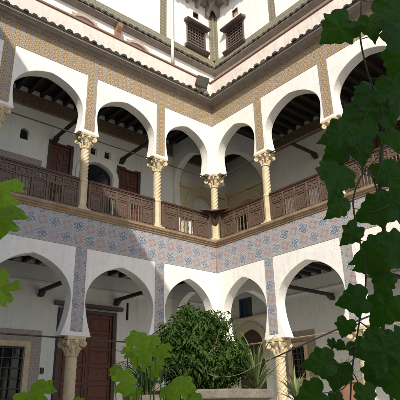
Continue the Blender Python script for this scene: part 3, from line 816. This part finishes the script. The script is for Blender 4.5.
def put_leaf(root, meshes, px, py, rpx, dist, tip=None, tilt=None, rs=None, centre=False):
    'one leaf centred on a spot; faces roughly back to the light court with random tilt'
    rs = rs or rnd
    p = at(px, py, dist); size = 2*rpx/F*dist
    ang = tip if tip is not None else rs.uniform(-.5, .5)
    n = (-FW+RT*rs.uniform(-.45, .45)+UP*rs.uniform(-.05, .55)).normalized()
    if tilt: n = (-FW+RT*tilt[0]+UP*tilt[1]).normalized()
    y = (-UP*math.cos(ang)+RT*math.sin(ang)); y = (y-n*y.dot(n)).normalized(); x = y.cross(n)
    o = bpy.data.objects.new('leaf', rs.choice(meshes)); COL.objects.link(o); o.parent = root
    m = Matrix((( x.x, y.x, n.x), (x.y, y.y, n.y), (x.z, y.z, n.z))).to_4x4()
    pos = p-y*size*.42
    o.matrix_local = Matrix.Translation(pos-Vector(root.location)) @ m @ Matrix.Scale(size, 4)
    return pos if not centre else p-n*.003
def wob(a, b, n=8, amp=.02, sag=0):
    pts = []
    for i in range(n+1):
        t = i/n; p = a.lerp(b, t)
        k = math.sin(PI*t)
        p = p+Vector((rnd.uniform(-amp, amp), rnd.uniform(-amp, amp), rnd.uniform(-amp, amp)))*k-Vector((0, 0, sag*k)); pts.append(tuple(p))
    return pts

# hanging vine at the right
base = at(385, 470, 1.45); vroot = empty('climbing_vine', (base.x, base.y, G)); tag(vroot, 'dark green vine with large pointed leaves climbing along the right edge in front', 'vine')
vine = [(337, 29, 17, -.9, 1.25), (372, 27, 13, .2, 1.22), (399, 14, 20, .3, 1.3), (402, 38, 22, 0, 1.2), (400, 60, 20, -.4, 1.34), (401, 92, 19, .2, 1.25),
        (367, 96, 17, -.8, 1.33), (352, 114, 11, -1.0, 1.3), (338, 135, 17, -1.2, 1.22), (365, 132, 14, 0, 1.28), (384, 112, 18, .3, 1.4), (393, 140, 12, .3, 1.26),
        (334, 155, 12, -1.0, 1.3), (336, 178, 18, -.4, 1.2), (361, 151, 14, .1, 1.24), (390, 176, 17, .4, 1.33), (337, 207, 14, -.8, 1.22),
        (374, 211, 18, -1.2, 1.27), (394, 204, 16, .3, 1.38), (351, 235, 12, -.75, 1.2), (376, 254, 22, -1.3, 1.3), (396, 248, 17, .2, 1.22), (366, 266, 11, -1.2, 1.36),
        (382, 282, 11, -.5, 1.3), (353, 300, 14, -1.4, 1.22), (384, 310, 19, -.6, 1.34), (345, 328, 9, -.3, 1.2), (332, 344, 5, .2, 1.25), (341, 346, 5, .9, 1.24), 
        (319, 363, 15, -1.4, 1.18), (337, 376, 13, -.2, 1.24), (310, 398, 15, -1.2, 1.2), (360, 350, 10, .4, 1.3), (384, 354, 20, -.3, 1.2), (400, 346, 16, .2, 1.26), (398, 381, 22, .3, 1.33), (374, 376, 14, -.4, 1.36),
        (366, 397, 12, 0, 1.18), (336, 401, 8, 0, 1.36), (405, 190, 13, .1, 1.2)]
st = MB()
mainpts = [Vector((base.x, base.y, G)), at(392, 400, 1.42), at(383, 330, 1.38), at(386, 250, 1.42), at(380, 200, 1.38), at(383, 140, 1.42), at(392, 80, 1.4), at(395, 20, 1.4), at(400, -40, 1.45)]
def smooth_path(P, k=6):
    out = []
    for i in range(len(P)-1):
        p0, p1, p2, p3 = P[max(i-1, 0)], P[i], P[i+1], P[min(i+2, len(P)-1)]
        for j in range(k):
            t = j/k; out.append(.5*((2*p1)+(p2-p0)*t+(2*p0-5*p1+4*p2-p3)*t*t+(3*p1-p0-3*p2+p3)*t**3))
    out.append(P[-1]); return out
mp = smooth_path(mainpts); st.tube(mp, .006, 8)
hang = smooth_path([at(362, -20, 1.34), at(361, 10, 1.32), at(360, 35, 1.3), at(365, 62, 1.31), at(372, 85, 1.34), mp[32]]); st.tube(hang, .0022, 6)
mid = smooth_path([mp[24], at(368, 170, 1.3), at(354, 195, 1.27), at(356, 225, 1.28), at(366, 275, 1.3), at(358, 330, 1.3), at(352, 372, 1.29), at(350, 410, 1.3)]); st.tube(mid, .0022, 6)
allp = [Vector(p) for p in mp+hang+mid]
for (px, py, r, tip, dist) in vine:
    q = put_leaf(vroot, LV, px, py, r*1.06, dist, tip)
    nearest = min(allp, key=lambda p: (p-q).length)
    st.tube(wob(Vector(q), nearest, 5, .004, .01), .0013, 5)
st.v = [v-Vector(vroot.location) for v in st.v]
st.build('stem', 'stem', vroot, True)

# bright lobed-leaved plants in front, each rooted in the ground
def lobed(label, leaves, foot, via=None):
    f = at(*foot); root = empty('lobed_leaf_plant', (f.x, f.y, G)); tag(root, label, 'plant', 'bright green lobed plants close to the viewer')
    s_ = MB(); tops = []
    for (px, py, r, tip, dist) in leaves:
        q = Vector(put_leaf(root, LB, px, py, r*.92, dist, tip+PI, (rnd.uniform(-.6, .6), rnd.uniform(.5, 1.35)), None, True))
        g = Vector((f.x+rnd.uniform(-.06, .06), f.y+rnd.uniform(-.06, .06), G)); back = FW*.03
        s_.tube([tuple(p-Vector(root.location)) for p in smooth_path([g]+([at(via, py+90, dist+.03)] if via else [g.lerp(q, .5)+back])+([] if via else [q+back-Vector((0, 0, .10))])+[q])], .0017, 6)
    s_.build('stem', 'greenstem', root, True)
lobed('bright lobed leaves rising at the left edge in front of the dark railing', [(5, 188, 19, .8, .98), (6, 218, 23, 1.2, 1.02), (-6, 205, 20, .5, 1.06), (9, 203, 13, 1.4, 1.1)], (-90, 620, 1.05), -45)
lobed('yellow-green leaves at the left edge before the lower white arch', [(5, 291, 17, 1.1, 1.0), (-4, 280, 16, .6, 1.05), (-4, 300, 14, .4, .95)], (-80, 640, 1.0), -40)
lobed('bright green leaves at the bottom left before the barred window', [(40, 392, 18, 1.0, 1.05), (18, 402, 12, .2, 1.08), (76, 405, 9, .9, 1.1)], (35, 560, 1.1))
lobed('bright green lobed plant left of the round bush, before the big brown door', [(137, 342, 15, -.4, 1.5), (164, 350, 11, 1.2, 1.46), (155, 341, 9, .2, 1.55), (141, 360, 13, -.2, 1.6), (124, 381, 14, -1.2, 1.45), (128, 352, 8, -.9, 1.62), (150, 352, 8, .4, 1.64), (116, 372, 8, -.6, 1.66), (153, 373, 8, .5, 1.68), (160, 364, 7, .9, 1.6), (134, 394, 9, -.5, 1.6)], (145, 520, 1.55))
lobed('bright green lobed plant at the bottom centre before the stone planter', [(180, 389, 18, .3, 1.3), (168, 394, 12, -.8, 1.34), (197, 399, 9, .9, 1.28)], (180, 540, 1.3))

# the round bush: trunk and a crown of several thousand leaves
BC = at(200, 352, 10.2)
BC = Vector((C0.x, C0.y, .78)); broot = empty('round_bush', (C0.x, C0.y, -.1)); tag(broot, 'dense dark green rounded bush growing from the stone planter', 'bush')
t = MB()
for k in range(7):
    a = k*2*PI/7+.3; e = Vector((math.cos(a)*.42, math.sin(a)*.42, .9+.25*rnd.random()))
    t.tube([(math.cos(a)*.05, math.sin(a)*.05, -.02), (math.cos(a)*.10, math.sin(a)*.10, .35), tuple(e)], [.035, .024, .008], 6)
t.build('trunk', 'bark', broot, True)
br = random.Random(3); V = []; Fc = []
clumps = []
for k in range(60):
    a = br.uniform(0, 2*PI); zz = br.uniform(-1.0, 1.0)
    rad = math.sqrt(max(0, 1-zz*zz*.9))
    wdt = .56*(1 if zz < .1 else 1-.35*(zz-.1))
    clumps.append((Vector((math.cos(a)*rad*wdt, math.sin(a)*rad*wdt, .88+zz*.50)), br.uniform(.13, .25)))
for k in range(9): clumps.append((Vector((br.uniform(-.2, .2), br.uniform(-.2, .2), br.uniform(.6, 1.2))), .25))
for k in range(5):                                   # top shoots leaning left as in the picture
    clumps.append((Vector((-.12+br.uniform(-.12, .12), .12+br.uniform(-.1, .1), 1.38+br.uniform(0, .14))), .11))
for (c, r) in clumps:
    for k in range(int(270*(r/.2)**2)):
        d = Vector((br.gauss(0, 1), br.gauss(0, 1), br.gauss(0, 1))).normalized(); p = c+d*r*br.uniform(.35, 1.12)
        n = (d+Vector((br.uniform(-1.1, 1.1), br.uniform(-1.1, 1.1), br.uniform(-.4, 1.0)))).normalized()
        ax = n.cross(Vector((0, 0, 1))); ax = ax.normalized() if ax.length > .1 else Vector((1, 0, 0)); ay = n.cross(ax)
        if ay.z > 0: ay = -ay
        ro = br.gauss(0, .75); ax, ay = ax*math.cos(ro)+ay*math.sin(ro), ay*math.cos(ro)-ax*math.sin(ro)
        L = br.choice((.035, .05, .06, .08, .10))*br.uniform(.8, 1.2); wd = L*br.uniform(.32, .5); q = len(V)
        V += [p-ay*L*.1, p+ax*wd*.5+ay*L*.35, p+ay*L-n*L*.2, p-ax*wd*.5+ay*L*.35, p+ay*L*.4-n*L*-.05]
        Fc += [(q, q+1, q+4), (q+1, q+2, q+4), (q+2, q+3, q+4), (q+3, q, q+4)]
for k in range(26):                                  # stray shoots standing out of the outline
    a = br.uniform(0, 2*PI); zz = br.uniform(-.2, 1); rad = math.sqrt(max(0, 1-zz*zz*.85))*.66
    p0 = Vector((math.cos(a)*rad*.8, math.sin(a)*rad*.8, .88+zz*.50)); dr = Vector((math.cos(a)*rad, math.sin(a)*rad, .25+zz*.7)).normalized()
    for j in range(9):
        p = p0+dr*(.035*j)+Vector((0, 0, -.0022*j*j)); sd = dr.cross(Vector((0, 0, 1))).normalized()*(1 if j % 2 else -1); L = .085*(1-.05*j); q = len(V); nn = Vector((0, 0, 1))
        t = (sd*.8+dr*.5).normalized(); wv = t.cross(nn).normalized()*L*.2
        V += [p, p+t*L*.4+wv, p+t*L-nn*L*.25, p+t*L*.4-wv, p+t*L*.4+nn*.004]; Fc += [(q, q+1, q+4), (q+1, q+2, q+4), (q+2, q+3, q+4), (q+3, q, q+4)]
me = bpy.data.meshes.new('crown'); me.from_pydata(V, [], Fc); me.materials.append(M['bushleaf'])
o = bpy.data.objects.new('crown', me); COL.objects.link(o); o.parent = broot

# blade-leaved plants
def blades(name, label, pos, z0, n, L, wd, mat, droop, seed, group=None, cat='plant'):
    rr = random.Random(seed); root = empty(name, (pos[0], pos[1], z0)); tag(root, label, cat, group)
    mb = MB()
    for k in range(n):
        a = rr.uniform(0, 2*PI); el = rr.uniform(.5, 1.5); l = L*rr.uniform(.65, 1.1); h = Vector((math.cos(a), math.sin(a), 0)); side = Vector((-h.y, h.x, 0))
        p = Vector((h.x*.03, h.y*.03, rr.uniform(0, .25*L))); pts = []; N_ = 7
        for i in range(N_+1):
            tt = i/N_; e = el-droop*tt*tt*rr.uniform(.8, 1.2)
            w_ = wd*(1-tt)**.7*(.5+1.0*min(1, tt*4)/1.0)*.6
            dn = Vector((0, 0, .15*w_))
            pts += [tuple(p-side*w_), tuple(p-dn*3), tuple(p+side*w_)]
            p = p+(h*math.cos(e)+Vector((0, 0, math.sin(e))))*(l/N_)
        f = []
        for i in range(N_): f += [(3*i, 3*i+1, 3*i+4, 3*i+3), (3*i+1, 3*i+2, 3*i+5, 3*i+4)]
        mb.add(pts, f)
    mb.build('foliage', mat, root, True)
    s_ = MB(); s_.tube([(0, 0, -.02), (.01, 0, .12*L), (0, 0, .3*L)], [.05, .04, .02], 8); s_.build('stem', 'bark', root, True)
    return root
def pot(label, pos, z, r, h, mat='terracotta'):
    p = MB(); p.lathe([(r*.68, 0), (r*.95, h*.86), (r*1.1, h*.86), (r*1.1, h), (r*.92, h), (r*.88, h*.88)], n=28)
    o = p.build('flower_pot', mat, None, True, sharp=35); o.location = (pos[0], pos[1], z); tag(o, label, 'pot')
    return o
p = at(257, 388, 7.4)
pot('terracotta pot under the bright spiky plant right of the round bush', p, p.z-.42, .17, .40)
ped = MB(); ped.box(p.x-.24, p.y-.24, G, p.x+.24, p.y+.24, p.z-.42); tag(ped.build('stone_pedestal', 'stone', bevel=.015), 'stone pedestal carrying the pot of the bright spiky plant', 'pedestal')
blades('spiky_plant', 'pale green spiky plant with sword leaves right of the round bush', p, p.z-.06, 52, .80, .024, 'blade', 1.3, 11)
p = at(147, 388, 6.2)
blades('spiky_plant', 'dark drooping strap-leaved plant left of the round bush', p, p.z-.1, 110, .74, .017, 'bladedark', 2.4, 12)
pot('weathered stone pot under the drooping strap-leaved plant', p, p.z-.5, .18, .42, 'stone')
ped = MB(); ped.box(p.x-.24, p.y-.24, G, p.x+.24, p.y+.24, p.z-.5); tag(ped.build('stone_pedestal', 'stone', bevel=.015), 'stone pedestal carrying the pot of the strap-leaved plant', 'pedestal')
p = at(296, 396, 9.0)
blades('spiky_plant', 'small pale agave rosette at the foot of the right column', p, p.z-.1, 34, .55, .03, 'blade', .9, 13)
ped = MB(); ped.box(p.x-.22, p.y-.22, G, p.x+.22, p.y+.22, p.z-.1); tag(ped.build('stone_pedestal', 'stone', bevel=.015), 'stone block under the small pale agave', 'pedestal')
p = at(347, 398, 7.5)
pot('reddish clay pot standing behind the lowest vine leaves at right', p, p.z-.05, .20, .30)
ped = MB(); ped.box(p.x-.26, p.y-.26, G, p.x+.26, p.y+.26, p.z-.05); tag(ped.build('stone_pedestal', 'stone', bevel=.015), 'stone block under the terracotta pot at right', 'pedestal')
blades('spiky_plant', 'thin leaved plant growing in the terracotta pot behind the vine', p, p.z+.2, 30, .42, .015, 'bladedark', 1.4, 14)

# cables and hose
c = MB(); c.tube(smooth_path([at(420, 296, 6.5), at(345, 326, 7.4), at(300, 346, 8.0), at(262, 363, 8.6), at(225, 377, 9.2), at(205, 384, 9.5)]), .012, 6)
tag(c.build('cable', 'iron', None, True), 'thin dark cable slanting down across the court from right to the bush', 'cable')
c = MB(); c.tube(smooth_path([at(262, 362, 7.15), at(240, 374, 7.0), at(220, 377, 6.9), at(208, 373, 6.9), at(205, 362, 6.9), at(210, 352, 6.9), at(216, 347, 7.05), at(223, 346, 7.35)]), .0042, 6)
tag(c.build('hose', 'hose', None, True), 'pale garden hose curling in a loop over the front of the round bush', 'hose')
